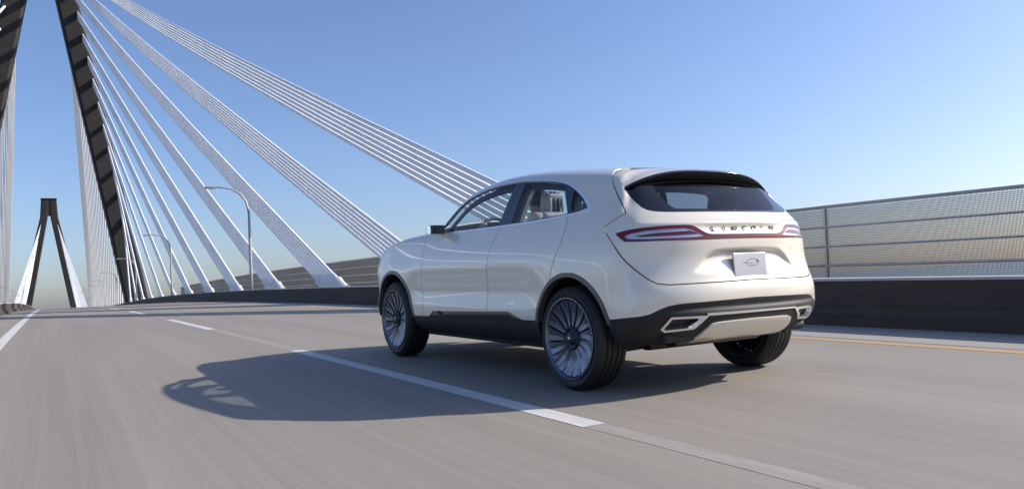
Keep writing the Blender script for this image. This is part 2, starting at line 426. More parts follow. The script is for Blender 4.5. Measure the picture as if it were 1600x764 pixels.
for i in range(22):
    d = 8+6*i
    for s, w_ in ((1, 'right'), (-1, 'left')):
        for sg, f_ in ((-1, 'front'), (1, 'back')):
            stay(FX, 4+.20*d, s, FX+sg*d, FGAP, .172, 2.7, 'thin stay cable on the %s %s side of the distant pylon' % (w_, f_), '%s %s stay cables of the distant pylon' % (w_, f_), rad=.07, detail=False, n=1)
# ---------------------------------------------------------------- body base surface
def interp(tab, x):
    xs = [t[0] for t in tab]; ys = [t[1] for t in tab]
    # monotone cubic (pchip-like)
    n = len(xs)
    if x <= xs[0]: return ys[0]
    if x >= xs[-1]: return ys[-1]
    d = [(ys[i+1]-ys[i])/(xs[i+1]-xs[i]) for i in range(n-1)]
    m = [d[0]]+[0 if d[i-1]*d[i] <= 0 else 2*d[i-1]*d[i]/(d[i-1]+d[i]) for i in range(1, n-1)]+[d[-1]]
    for i in range(n-1):
        if x <= xs[i+1]:
            h = xs[i+1]-xs[i]; t = (x-xs[i])/h
            return ((2*t**3-3*t*t+1)*ys[i]+(t**3-2*t*t+t)*h*m[i]+(-2*t**3+3*t*t)*ys[i+1]+(t**3-t*t)*h*m[i+1])

WB = 3.07; WR = 0.357
STX = [3.60, 3.50, 3.36, 3.20, 3.02, 2.84, 2.66, 2.48, 2.30, 2.12, 1.95, 1.78, 1.60, 1.40, 1.20, 1.0, .8, .6, .42, .26, .12, -.02, -.16, -.29, -.40, -.49]
ROWN = 15
# half-width tables over x for the rows below the belt (x, y)
def side_row(k, x):
    arch = max(math.exp(-((x-WB)/.42)**4), math.exp(-((x-0)/.42)**4))
    zz = [.27, .33, .43, .52, .575, .66, .78, .88, .97, 1.07, 1.165][k]
    yd = [.80, .885, .915, .923, .914, .903, .915, .926, .910, .876, .838][k]
    ya = [.84, .90, .925, .934, .937, .938, .936, .930, .910, .876, .838][k]
    y = yd*(1-arch)+ya*arch
    # plan taper at the ends
    tf = interp([(2.3, 0), (3.1, .0), (3.4, .004), (3.62, .028)], x)
    tr = interp([(-.55, .085), (-.4, .035), (-.2, .010), (.1, 0)], x)
    lo = 1.0 if k >= 2 else 1.3
    y -= (tf+tr)*lo
    z = zz
    if k >= 8:   # hood slope at the front
        fr = interp([(2.3, 0), (2.7, .0), (3.07, .006), (3.4, .035), (3.62, .10)], x)
        z -= fr*[.55, .75, 1.0][k-8]
        hd = interp([(2.0, 0), (2.4, .012), (3.1, .018)], x); y += hd*[0, .5, 1][k-8]
        rr = interp([(-.5, .02), (-.1, .018), (.25, 0)], x)
        z += 0*rr
    return y, z
# upper rows 11..14 and centre: tables over x of (y, z)
UP = {
 11: ([(-0.49, 0.69), (-0.3, 0.745), (-0.1, 0.772), (0.3, 0.787), (1.2, 0.79), (1.8, 0.785), (2.1, 0.8), (2.35, 0.8), (2.6, 0.79), (3.07, 0.79), (3.4, 0.74), (3.6, 0.66)],
      [(-0.49, 1.24), (-0.2, 1.276), (0.3, 1.295), (1.2, 1.313), (1.78, 1.306), (1.95, 1.277), (2.12, 1.24), (2.3, 1.205), (2.6, 1.206), (3.07, 1.185), (3.36, 1.14), (3.6, 1.04)]),
 12: ([(-0.49, 0.64), (-0.3, 0.7), (-0.1, 0.725), (0.3, 0.74), (1.2, 0.745), (1.78, 0.748), (2.0, 0.76), (2.3, 0.72), (2.6, 0.7), (3.07, 0.7), (3.4, 0.65), (3.6, 0.58)],
      [(-0.49, 1.331), (-0.2, 1.378), (0.3, 1.416), (1.2, 1.452), (1.6, 1.451), (1.78, 1.436), (1.95, 1.378), (2.12, 1.313), (2.3, 1.248), (2.6, 1.218), (3.07, 1.194), (3.36, 1.14), (3.6, 1.04)]),
 13: ([(-0.49, 0.59), (-0.3, 0.645), (-0.1, 0.665), (0.3, 0.685), (1.2, 0.693), (1.6, 0.69), (1.8, 0.69), (2.0, 0.69), (2.3, 0.6), (2.6, 0.56), (3.07, 0.55), (3.6, 0.45)],
      [(-0.49, 1.385), (-0.2, 1.443), (0.3, 1.498), (0.8, 1.547), (1.2, 1.556), (1.4, 1.548), (1.6, 1.533), (1.78, 1.513), (1.95, 1.437), (2.12, 1.356), (2.3, 1.277), (2.6, 1.233), (3.07, 1.21), (3.36, 1.16), (3.6, 1.06)]),
 14: ([(-0.49, 0.52), (-0.3, 0.56), (0, 0.575), (0.3, 0.585), (1.2, 0.6), (1.6, 0.585), (2.0, 0.56), (2.3, 0.45), (3.6, 0.33)],
      [(-0.49, 1.415), (-0.2, 1.476), (0.3, 1.541), (0.8, 1.588), (1.2, 1.601), (1.4, 1.594), (1.6, 1.577), (1.78, 1.552), (1.95, 1.477), (2.12, 1.391), (2.3, 1.295), (2.6, 1.241), (3.07, 1.217), (3.36, 1.165), (3.6, 1.06)]),
}
CEN = [(-0.49, 1.44), (-0.2, 1.507), (0.3, 1.576), (0.8, 1.621), (1.2, 1.635), (1.4, 1.632), (1.6, 1.618), (1.78, 1.598), (1.95, 1.535), (2.12, 1.444), (2.3, 1.33), (2.6, 1.248), (3.07, 1.222), (3.36, 1.165), (3.6, 1.065)]
# rear face, rows 0..14: (x at corner, y at corner, z corner, x centre, z centre)
REAR = [(-.47, .70, .31, -.62, .33), (-.55, .765, .355, -.72, .365), (-.61, .835, .44, -.795, .44), (-.625, .845, .52, -.81, .52),
        (-.625, .845, .575, -.81, .58), (-.625, .842, .66, -.81, .67), (-.605, .81, .74, -.785, .712), (-.585, .79, .85, -.765, .83),
        (-.585, .79, .955, -.772, .965), (-.572, .785, 1.04, -.765, 1.06), (-.545, .755, 1.115, -.715, 1.125), (-.505, .685, 1.195, -.655, 1.18),
        (-.435, .645, 1.30, -.545, 1.29), (-.375, .60, 1.375, -.455, 1.38), (-.34, .535, 1.415, -.40, 1.428)]
FRONT = [(3.72, 0.77, 0.3, 3.91, 0.3), (3.73, 0.77, 0.34, 3.96, 0.34), (3.74, 0.79, 0.43, 3.99, 0.43), (3.74, 0.795, 0.52, 4.0, 0.52), (3.74, 0.795, 0.575, 4.0, 0.575), (3.74, 0.79, 0.66, 4.0, 0.66), (3.73, 0.785, 0.76, 3.99, 0.76), (3.715, 0.77, 0.84, 3.98, 0.84), (3.7, 0.75, 0.9, 3.96, 0.9), (3.68, 0.72, 0.95, 3.93, 0.95), (3.66, 0.69, 0.98, 3.9, 0.985), (3.65, 0.64, 0.995, 3.88, 1.0), (3.645, 0.57, 1.003, 3.86, 1.01), (3.64, 0.46, 1.01, 3.84, 1.015), (3.64, 0.36, 1.012, 3.83, 1.018)]
JT = [1.0, .80, .55, .28, 0.0]     # column fractions on front, rear and roof

def body_cage():
    verts = {}; faces = []
    def put(key, p): verts[key] = p
    def col(P, j, pw):             # P = (xc, yc, zc, x0, z0)
        f = JT[j]; w = f**pw
        return (P[3]+(P[0]-P[3])*w, P[1]*f, P[4]+(P[2]-P[4])*f*f)
    NS = len(STX); J = len(JT)-1
    for i, x in enumerate(STX):
        for k in range(ROWN):
            if k <= 10: y, z = side_row(k, x)
            else: y = interp(UP[k][0], x); z = interp(UP[k][1], x)
            xx = x
            if x < -.1:              # lean the last stations with the sloping tail
                zr = REAR[k][0]
                wgt = min(1, (-.1-x)/.39)
                xx = x*(1-wgt)+(zr+.085)*wgt
                if i == NS-1: pass
            put(('s', i, k), (xx, y, z))
        yk = interp(UP[14][0], x); zk = interp(UP[14][1], x); zc = interp(CEN, x)
        for j in range(1, J+1):
            f = JT[j]; b = verts[('s', i, 14)]
            put(('t', i, j), (b[0]+((-.04*(1-f*f)) if x < -.3 else 0), yk*f, zc+(zk-zc)*f*f))
    for k in range(ROWN):
        for j in range(J+1):
            put(('r', j, k), col(REAR[k], j, 3.0 if k < 10 else 2.4))
            put(('f', j, k), col(FRONT[k], j, 2.2))
    idx = {}; co = []
    def vid(key, s):
        p = verts[key]
        if s < 0 and abs(p[1]) < 1e-9: s = 1
        kk = (key, s)
        if kk not in idx:
            idx[kk] = len(co); co.append((p[0], p[1]*s, p[2]))
        return idx[kk]
    def quad(a, b, c, d, s):
        f = [vid(a, s), vid(b, s), vid(c, s), vid(d, s)]
        faces.append(f if s > 0 else f[::-1])
    for s in (1, -1):
        for k in range(ROWN-1):
            for i in range(NS-1):
                quad(('s', i, k), ('s', i, k+1), ('s', i+1, k+1), ('s', i+1, k), s)
            quad(('s', NS-1, k), ('s', NS-1, k+1), ('r', 0, k+1), ('r', 0, k), s)
            quad(('f', 0, k), ('f', 0, k+1), ('s', 0, k+1), ('s', 0, k), s)
            for j in range(J):
                quad(('r', j, k), ('r', j, k+1), ('r', j+1, k+1), ('r', j+1, k), s)
                quad(('f', j+1, k), ('f', j+1, k+1), ('f', j, k+1), ('f', j, k), s)
        def tk(i, j): return ('s', i, 14) if j == 0 else ('t', i, j)
        for j in range(J):
            for i in range(NS-1):
                quad(tk(i, j), tk(i, j+1), tk(i+1, j+1), tk(i+1, j), s)
            quad(tk(NS-1, j), tk(NS-1, j+1), ('r', j+1, 14), ('r', j, 14), s)
            quad(('f', j, 14), ('f', j+1, 14), tk(0, j+1), tk(0, j), s)
    return co, faces

def subdivide(co, faces, level):
    me = bpy.data.meshes.new('tmp'); me.from_pydata(co, [], faces)
    o = bpy.data.objects.new('tmp', me); bpy.context.scene.collection.objects.link(o)
    m = o.modifiers.new('s', 'SUBSURF'); m.levels = level; m.render_levels = level
    dg = bpy.context.evaluated_depsgraph_get(); dg.update()
    ev = o.evaluated_get(dg); em = ev.to_mesh()
    V = np.empty(len(em.vertices)*3, np.float32); em.vertices.foreach_get('co', V)
    L = np.empty(len(em.loops), np.int32); em.loops.foreach_get('vertex_index', L)
    ev.to_mesh_clear()
    bpy.data.objects.remove(o); bpy.data.meshes.remove(me)
    return V.reshape(-1, 3).astype(np.float64), L.reshape(-1, 4)
# ---------------------------------------------------------------- panels cut from the body surface
def vnormals(V, T):
    n = np.cross(V[T[:, 1]]-V[T[:, 0]], V[T[:, 2]]-V[T[:, 0]]); N = np.zeros_like(V)
    for k in range(3): np.add.at(N, T[:, k], n)
    return N/np.maximum(np.linalg.norm(N, axis=1, keepdims=True), 1e-12)
def sdf(P, poly):
    """signed distance to a polygon, positive inside"""
    poly = np.asarray(poly, float); d2 = np.full(len(P), 1e9); ins = np.zeros(len(P), bool)
    m = len(poly)
    for i in range(m):
        a = poly[i]; b = poly[(i+1) % m]; e = b-a; w_ = P-a
        t = np.clip((w_@e)/max(e@e, 1e-12), 0, 1)
        q = w_-t[:, None]*e; d2 = np.minimum(d2, (q*q).sum(1))
        c = (a[1] > P[:, 1]) != (b[1] > P[:, 1])
        with np.errstate(divide='ignore', invalid='ignore'):
            xi = a[0]+(P[:, 1]-a[1])*(b[0]-a[0])/(b[1]-a[1] if b[1] != a[1] else 1e-12)
        ins ^= c & (P[:, 0] < xi)
    d = np.sqrt(d2); return np.where(ins, d, -d)
def chaikin(p, it=2, keep=()):
    p = [tuple(q)+((1,) if i in keep else (0,)) for i, q in enumerate(p)]
    for _ in range(it):
        o = []
        n = len(p)
        for i in range(n):
            a, b, c = p[i-1], p[i], p[(i+1) % n]
            if b[2]: o.append(b)
            else: o += [(.25*a[0]+.75*b[0], .25*a[1]+.75*b[1], 0), (.25*c[0]+.75*b[0], .25*c[1]+.75*b[1], 0)]
        p = o
    return [(q[0], q[1]) for q in p]
def mirror_poly(half):
    """half: from the centre line outwards and back, in (theta, z)"""
    return half+[(-a, b) for a, b in half[::-1] if abs(a) > 1e-6]
def clip(V, N, T, d):
    ins = d[T] > 0; c = ins.sum(1); out = [T[c == 3]]
    nv = len(V); keys = []; tri = []
    t1 = T[c == 1]
    if len(t1):
        r = ins[c == 1].argmax(1); I = np.arange(len(t1)); a, b, e = t1[I, r], t1[I, (r+1) % 3], t1[I, (r+2) % 3]
        tri.append(('1', a, b, e))
    t2 = T[c == 2]
    if len(t2):
        r = (~ins[c == 2]).argmax(1); I = np.arange(len(t2)); tri.append(('2', t2[I, r], t2[I, (r+1) % 3], t2[I, (r+2) % 3]))
    E = []
    for k, a, b, e in tri: E += [np.stack([a, b], 1), np.stack([a, e], 1)]
    if not E: return compact(V, N, out[0])
    E = np.concatenate(E); Es = np.sort(E, 1)
    u, inv = np.unique(Es[:, 0].astype(np.int64)*nv+Es[:, 1], return_inverse=True)
    p, q = u//nv, u % nv; f = d[p]/(d[p]-d[q]); f = np.clip(f, 0, 1)[:, None]
    V2 = np.concatenate([V, V[p]*(1-f)+V[q]*f]); N2 = N[p]*(1-f)+N[q]*f
    N2 = np.concatenate([N, N2/np.linalg.norm(N2, axis=1, keepdims=True)])
    inv = inv+nv; o = 0
    for k, a, b, e in tri:
        n = len(a); ab = inv[o:o+n]; ae = inv[o+n:o+2*n]; o += 2*n
        if k == '1': out.append(np.stack([a, ab, ae], 1))
        else: out += [np.stack([b, e, ae], 1), np.stack([b, ae, ab], 1)]
    return compact(V2, N2, np.concatenate(out))
def compact(V, N, T):
    u, inv = np.unique(T, return_inverse=True); return V[u], N[u], inv.reshape(T.shape)
def cut(fields, base):
    V, N, T = base
    for f in fields:
        if len(T) == 0: break
        d = f(V); d = np.where(np.abs(d) < 1e-6, 1e-6, d)
        V, N, T = clip(V, N, T, d)
    return V, N, T
def panel(name, fields, material, parent, base, off=0.0, flange=.014, mirror=False, back=False):
    V, N, T = cut(fields, base)
    V = V+N*off
    if mirror:
        V = V*[1, -1, 1]; N = N*[1, -1, 1]; T = T[:, ::-1]
    if flange:
        e = np.concatenate([T[:, [0, 1]], T[:, [1, 2]], T[:, [2, 0]]]); key = e[:, 0].astype(np.int64)*len(V)+e[:, 1]; rev = e[:, 1].astype(np.int64)*len(V)+e[:, 0]
        bd = e[~np.isin(key, rev)]
        a, b = V[bd[:, 0]], V[bd[:, 1]]; na, nb = N[bd[:, 0]], N[bd[:, 1]]
        fn = np.cross(b-a, na); fn /= np.maximum(np.linalg.norm(fn, axis=1, keepdims=True), 1e-12)
        n0 = len(V); m = len(bd); i = np.arange(m)
        V = np.concatenate([V, a, b, b-nb*flange, a-na*flange]); N = np.concatenate([N, fn, fn, fn, fn])
        A, B, C, D = n0+i, n0+m+i, n0+2*m+i, n0+3*m+i
        T = np.concatenate([T, np.stack([B, A, D], 1), np.stack([B, D, C], 1)])
    me = bpy.data.meshes.new(name)
    me.vertices.add(len(V)); me.vertices.foreach_set('co', V.astype(np.float32).ravel())
    me.loops.add(len(T)*3); me.loops.foreach_set('vertex_index', T.astype(np.int32).ravel())
    me.polygons.add(len(T)); me.polygons.foreach_set('loop_start', np.arange(0, len(T)*3, 3, dtype=np.int32))
    me.polygons.foreach_set('use_smooth', np.ones(len(T), bool))
    me.update(calc_edges=True); me.validate()
    if len(me.vertices) == len(N): me.normals_split_custom_set_from_vertices(N.tolist())
    me.materials.append(material)
    o = bpy.data.objects.new(name, me); COL.objects.link(o); o.parent = parent
    return o

co_, fa_ = body_cage()
BV, BQ = subdivide(co_, fa_, 4)
def thz(V): return np.stack([np.arctan2(V[:, 1], .3-V[:, 0]), V[:, 2]], 1)
def tab(pts): 
    xs = np.array([p[0] for p in pts]); ys = np.array([p[1] for p in pts]); o = np.argsort(xs); return lambda x: np.interp(x, xs[o], ys[o])
def sstep(a, b, x):
    t = np.clip((x-a)/(b-a), 0, 1); return t*t*(3-2*t)
RECESS = chaikin(mirror_poly([(0, .912), (.255, .905), (.30, .888), (.352, .855), (.46, .735), (0, .735)]), 1)
def dents(V):
    V = V.copy(); P = thz(V); rear = (V[:, 0] < -.3)
    d = sdf(P, RECESS)                                            # licence plate recess, deepest under its upper lip
    dep = .027*sstep(-.006, .026, d)*sstep(.735, .875, V[:, 2])
    V[:, 0] += np.where(rear, dep, 0)
    # lip above the plate, crisp shoulder above the lamp
    r = np.exp(-((V[:, 2]-1.084)/.018)**2)*np.exp(-(P[:, 0]/.75)**8)
    V[:, 0] -= np.where(rear, .012*r, 0)
    g = np.exp(-((V[:, 2]-1.040)/.020)**2)*np.exp(-(P[:, 0]/.36)**6)
    V[:, 0] += np.where(rear, .010*g, 0)
    # bumper: crease above the black part, hollow band below it
    b = np.exp(-((V[:, 2]-.548)/.022)**2)*np.exp(-(P[:, 0]/.66)**8)
    V[:, 0] += np.where(rear, .012*b, 0)
    return V
BQ = BQ[:, ::-1]
BT = np.concatenate([BQ[:, [0, 1, 2]], BQ[:, [0, 2, 3]]])
BV = dents(BV)
BN = vnormals(BV, BT)
BASE = (BV, BN, BT)
hm = (BV[:, 1] > -.02)[BT].all(1); HALF = compact(BV, BN, BT[hm])
rm = (BV[:, 0] < -.05)[BT].all(1); REARB = compact(BV, BN, BT[rm])

XZ = lambda V: V[:, [0, 2]]
DLO = chaikin([(2.235, 1.186), (2.13, 1.262), (2.0, 1.346), (1.83, 1.440), (1.6, 1.508), (1.342, 1.540), (1.04, 1.544), (.765, 1.528), (.505, 1.499), (.287, 1.463), (.145, 1.417),
               (.011, 1.347), (-.12, 1.263), (-.190, 1.215), (-.185, 1.190), (-.12, 1.190), (.081, 1.182), (.393, 1.167), (1.02, 1.164), (1.515, 1.166), (2.1, 1.174)], 2, keep=(0,))
zbelt = tab([(-.3, 1.20), (-.12, 1.190), (.081, 1.182), (.393, 1.167), (1.02, 1.164), (1.515, 1.166), (2.235, 1.178), (2.6, 1.185)])
xfd = tab([(.3, 2.375), (.469, 2.375), (.60, 2.392), (.728, 2.400), (.85, 2.385), (.932, 2.368), (1.103, 2.385), (1.2, 2.42), (1.6, 2.42)])
xmd = tab([(.3, 1.135), (.57, 1.137), (.72, 1.118), (.85, 1.108), (.972, 1.082), (1.08, 1.043), (1.166, 1.004)])
xrd = tab([(.2, .26), (.5, .26), (.785, .18), (.86, .145), (.934, .112), (1.0, .083), (1.068, .068), (1.12, .070), (1.189, .086), (1.6, .086)])
sill = tab([(.3, .456), (2.6, .422)])
FAX, FAZ, FAR_ = 3.085, .365, .503
RAX, RAZ, RAR = -.015, .362, .435
farch = lambda V: np.hypot(V[:, 0]-FAX, V[:, 2]-FAZ)-FAR_
rarch = lambda V: np.hypot(V[:, 0]-RAX, V[:, 2]-RAZ)-RAR
SREC = chaikin([(2.255, .430), (2.165, .482), (.80, .512), (.585, .450)], 0)
dlo = lambda V: sdf(XZ(V), DLO)
TG = mirror_poly([(0, 1.62), (.96, 1.62), (.907, 1.433), (.88, 1.359), (.829, 1.264), (.788, 1.180), (.787, 1.160), (.85, 1.120), (.918, 1.082), (.920, 1.068), (.888, 1.018), (.85, .955), (.814, .888), (.785, .847), (.74, .797), (.693, .751), (.665, .727), (.632, .708), (.573, .698), (.271, .700), (0, .703)])
tg = lambda V: np.where(V[:, 0] < 0, sdf(thz(V), TG), -1)
zblk = tab([(0, .590), (.287, .584), (.52, .577), (.58, .568), (.62, .552), (.68, .522), (.72, .512), (.9, .491), (1.2, .475), (1.6, .47)])
blk = lambda V: np.where(V[:, 0] < -.05, V[:, 2]-zblk(np.abs(thz(V)[:, 0])), 1)     # >0 above the cladding
yws = tab([(1.30, .55), (1.6, .60), (1.9, .645), (2.1, .68), (2.34, .70)])
ws = lambda V: np.minimum(np.minimum(V[:, 0]-1.40, 2.33-V[:, 0]), np.minimum(yws(V[:, 0])-np.abs(V[:, 1]), V[:, 2]-1.19))
yh = tab([(2.3, .765), (2.8, .775), (3.3, .745), (3.6, .62), (3.8, .5)])
GR = [(-.14, -.46), (1.34, -.50), (1.34, .50), (-.14, .46)]
GRC = chaikin(GR, 3)
sroof = lambda V: np.where(V[:, 2] > 1.40, sdf(V[:, [0, 1]], GRC), -1)
g_ = .0038

car = empty('car'); tag(car, 'cream white crossover car driving away on the bridge, seen from behind', 'car')
shell = panel('body_shell', [lambda V: 2.335-V[:, 0], lambda V: np.maximum(xrd(V[:, 2])-g_-V[:, 0], V[:, 2]-zbelt(V[:, 0])-.0005), lambda V: -dlo(V), rarch,
              lambda V: -tg(V)-g_, lambda V: -ws(V)-.002, lambda V: blk(V)-.001, lambda V: -sroof(V)-.002, lambda V: V[:, 2]-sill(V[:, 0])-g_], PAINT, car, BASE)
def both(name, fields, material, parent=None, base=None, **k):
    a = panel(name, fields, material, parent[0] if parent else car, base or HALF, **k)
    b = panel(name, fields, material, parent[1] if parent else car, base or HALF, mirror=True, **k)
    return a, b
pos = lambda V: V[:, 1]-.01
FD = both('front_door', [lambda V: xfd(V[:, 2])-g_-V[:, 0], lambda V: V[:, 0]-xmd(V[:, 2])-g_, lambda V: zbelt(V[:, 0])-.0005-V[:, 2], lambda V: -dlo(V), lambda V: V[:, 2]-sill(V[:, 0])-g_, lambda V: -sdf(XZ(V), SREC), farch], PAINT)
RD = both('rear_door', [lambda V: xmd(V[:, 2])-g_-V[:, 0], lambda V: V[:, 0]-xrd(V[:, 2])-g_, lambda V: zbelt(V[:, 0])-.0005-V[:, 2], lambda V: -dlo(V), lambda V: V[:, 2]-sill(V[:, 0])-g_, lambda V: -sdf(XZ(V), SREC), rarch], PAINT)
FE = both('front_wing', [lambda V: V[:, 0]-np.where(V[:, 2] > 1.18, 2.338, np.maximum(xfd(V[:, 2]), 2.338))-g_, lambda V: V[:, 1]-yh(V[:, 0])-g_, lambda V: 3.60-V[:, 0], farch, lambda V: V[:, 2]-sill(V[:, 0])-g_], PAINT)
panel('bonnet', [lambda V: V[:, 0]-2.34, lambda V: yh(V[:, 0])-np.abs(V[:, 1])-g_, lambda V: 3.70-V[:, 0], lambda V: V[:, 2]-.9], PAINT, car, BASE)
fb = panel('front_bumper', [lambda V: V[:, 0]-3.603, lambda V: np.maximum(V[:, 0]-3.703, np.abs(V[:, 1])-yh(V[:, 0])), lambda V: V[:, 2]-.33, farch], PAINT, car, BASE)
panel('grille', [lambda V: V[:, 0]-3.7, lambda V: np.minimum(.42-np.abs(V[:, 1]), np.minimum(V[:, 2]-.60, .88-V[:, 2]))], BLACKG, fb, BASE, off=.006)
both('headlamp', [lambda V: V[:, 0]-3.62, lambda V: np.minimum(V[:, 1]-.46, np.minimum(V[:, 2]-.74, .90-V[:, 2]))], WHITEL, (fb, fb), off=.005)
windscreen = panel('windscreen', [lambda V: ws(V)], WGLASS, car, BASE, off=-.004, flange=0)
panel('roof_glass', [lambda V: sroof(V)], ROOFG, car, BASE, off=-.003, flange=0)
# rocker, sill inserts, arch trims, cladding
RK = both('rocker_panel', [pos, lambda V: sill(V[:, 0])-.001-V[:, 2], lambda V: V[:, 0]-.2, lambda V: 2.75-V[:, 0], lambda V: rarch(V)+.030, lambda V: farch(V)+.030], CLAD, flange=.03)
both('sill_insert', [pos, lambda V: sdf(XZ(V), SREC), lambda V: V[:, 2]-sill(V[:, 0])], BLACKG, RK, off=-.022, flange=0)
SL2 = [(2.255, .430), (2.165, .482), (2.10, .482), (2.03, .452)]; SL3 = [(.585, .450), (.80, .512), (.90, .509), (.72, .462)]
both('sill_end_trim', [pos, lambda V: np.maximum(sdf(XZ(V), SL2), sdf(XZ(V), SL3)), lambda V: V[:, 2]-sill(V[:, 0])], TRIMG, RK, off=-.006, flange=.016)
both('front_arch_trim', [pos, lambda V: -farch(V)-.003, lambda V: farch(V)+.034, lambda V: V[:, 2]-sill(V[:, 0])+.01], TRIMG, off=.005, flange=.05)
both('rear_arch_trim', [pos, lambda V: -rarch(V)-.003, lambda V: rarch(V)+.031, lambda V: np.where(V[:, 0] > 0, V[:, 2]-sill(V[:, 0])+.01, V[:, 2]-.46)], TRIMG, off=.005, flange=.05)
SKID = mirror_poly([(0, .456), (.25, .452), (.30, .450), (.335, .442), (.425, .332), (.425, .30), (0, .30)])
EXL = [(.628, .428), (.572, .500), (.352, .497), (.438, .418), (.605, .408)]
exs = lambda V: sdf(np.stack([np.abs(thz(V)[:, 0]), V[:, 2]], 1), EXL)
skd = lambda V: sdf(thz(V), SKID)
rearx = lambda V: -.2-V[:, 0]
lower = panel('lower_bumper', [rearx, lambda V: -blk(V)-.0005, lambda V: rarch(V)+.030, lambda V: -exs(V), lambda V: -skd(V)-.001], CLAD, car, REARB, flange=.03)
panel('skid_plate', [rearx, skd, lambda V: V[:, 2]-.318], PAINT, lower, REARB, off=.012, flange=.03)
for nm, sg in (('exhaust_trim', 1), ('exhaust_trim', -1)):
    side = (lambda V: V[:, 1]) if sg > 0 else (lambda V: -V[:, 1])
    t_ = panel(nm, [rearx, side, lambda V: exs(V), lambda V: .013-exs(V)], CHROME, lower, REARB, off=.008, flange=.035)
    panel('exhaust_mesh', [rearx, side, lambda V: exs(V)-.008], mat('exhaust mesh black', (.012, .012, .013), .5, bump=((160, 160, 160), 1, .01)), lower, REARB, off=-.03, flange=0)
    wedge = [(.352, .497), (.438, .418), (.49, .418), (.415, .470), (.42, .497)]
    panel('exhaust_blade', [rearx, side, lambda V: sdf(np.stack([np.abs(thz(V)[:, 0]), V[:, 2]], 1), wedge)], CHROME, lower, REARB, off=.000, flange=.02)
panel('chrome_strip', [rearx, lambda V: .365-np.abs(thz(V)[:, 0]), lambda V: np.minimum(V[:, 2]-.496, .512-V[:, 2])], CHROME, lower, REARB, off=.008, flange=.02)
# tailgate with glass, lamps, letters, plate
WINP = chaikin(mirror_poly([(0, 1.154), (.121, 1.154), (.45, 1.155), (.60, 1.160), (.675, 1.178), (.735, 1.24), (.806, 1.332), (.69, 1.384), (.581, 1.414), (.42, 1.432), (0, 1.445)]), 1, keep=(6, 14))
win = lambda V: sdf(thz(V), WINP)
LAMP = chaikin(mirror_poly([(0, 1.001), (.27, 1.001), (.315, 1.006), (.372, 1.044), (.395, 1.058), (.425, 1.067), (.565, 1.066), (.741, 1.054), (.838, 1.033), (.840, 1.026), (.80, .985), (.788, .975), (.608, .973), (.333, .972), (0, .976)]), 1)
lamp = lambda V: sdf(thz(V), LAMP)
gate = panel('tailgate', [lambda V: -.195-V[:, 0], lambda V: tg(V)-g_, lambda V: -win(V)-.001, lambda V: -lamp(V)-.002], PAINT, car, BASE)
WCL = chaikin(mirror_poly([(0, 1.168), (.40, 1.170), (.475, 1.178), (.52, 1.215), (.60, 1.33), (.60, 1.365), (0, 1.39)]), 2)
wcl = lambda V: sdf(thz(V), WCL)
rw = panel('rear_window', [rearx, lambda V: wcl(V)], RGLASS, gate, REARB, off=-.004, flange=0)
panel('rear_window_frame', [rearx, lambda V: win(V), lambda V: -wcl(V)], BLACKG, gate, REARB, off=-.003, flange=.004)
LENS = [(.795, 1.010), (.76, 1.024), (.68, 1.038), (.565, 1.046), (.44, 1.048), (.405, 1.036), (.33, .992), (.5, .986), (.66, .986), (.77, .990)]
BLADE = [(.74, 1.008), (.62, 1.021), (.43, 1.030), (.40, 1.022), (.37, 1.008), (.55, 1.002), (.70, 1.001)]
aT = lambda V: np.stack([np.abs(thz(V)[:, 0]), V[:, 2]], 1)
lens = lambda V: sdf(aT(V), LENS); blade = lambda V: sdf(aT(V), BLADE)
panel('tail_lamp', [rearx, lambda V: lamp(V), lambda V: -lens(V)], REDL, gate, REARB, off=.002, flange=.012)
for sg in (1, -1):
    side = (lambda V: V[:, 1]) if sg > 0 else (lambda V: -V[:, 1])
    panel('lamp_lens', [rearx, side, lens, lambda V: -blade(V)], WHITEL, gate, REARB, off=-.003, flange=.008)
    panel('lamp_blade', [rearx, side, blade], REDL, gate, REARB, off=.001, flange=.008)
def surf_pt(th, z):
    """point and normal on the rear surface at (theta, z)"""
    P = thz(REARB[0]); i = np.argmin((P[:, 0]-th)**2+((P[:, 1]-z)*1.2)**2); return Vector(REARB[0][i]), Vector(REARB[1][i])
def glyph(ch, size, depth):
    cu = bpy.data.curves.new('g', 'FONT'); cu.body = ch; cu.size = size; cu.extrude = depth; cu.align_x = 'CENTER'; cu.resolution_u = 3; cu.offset = .0003
    o = bpy.data.objects.new('g', cu); COL.objects.link(o); dg = bpy.context.evaluated_depsgraph_get(); dg.update()
    me = bpy.data.meshes.new_from_object(o.evaluated_get(dg)); bpy.data.objects.remove(o); bpy.data.curves.remove(cu); return me
LETM = mat('dark chrome lettering', (.07, .07, .10), .45, .2, spec=.4)
from mathutils.bvhtree import BVHTree
BVH = BVHTree.FromPolygons(REARB[0].tolist(), REARB[2].tolist())
for i, ch in enumerate('LINCOLN'):                # letters wrapped onto the tailgate
    y0 = .287-.540*i/6; me = glyph(ch, .040, .0025); me.materials.append(LETM)
    for v in me.vertices:
        y = y0-v.co.x*1.4; z = 1.026+v.co.y
        hit = BVH.ray_cast(Vector((-3, y, z)), Vector((1, 0, 0)))[0]
        v.co = (hit.x-.004-v.co.z, y, z)
    o = bpy.data.objects.new('letter', me); COL.objects.link(o); o.parent = gate
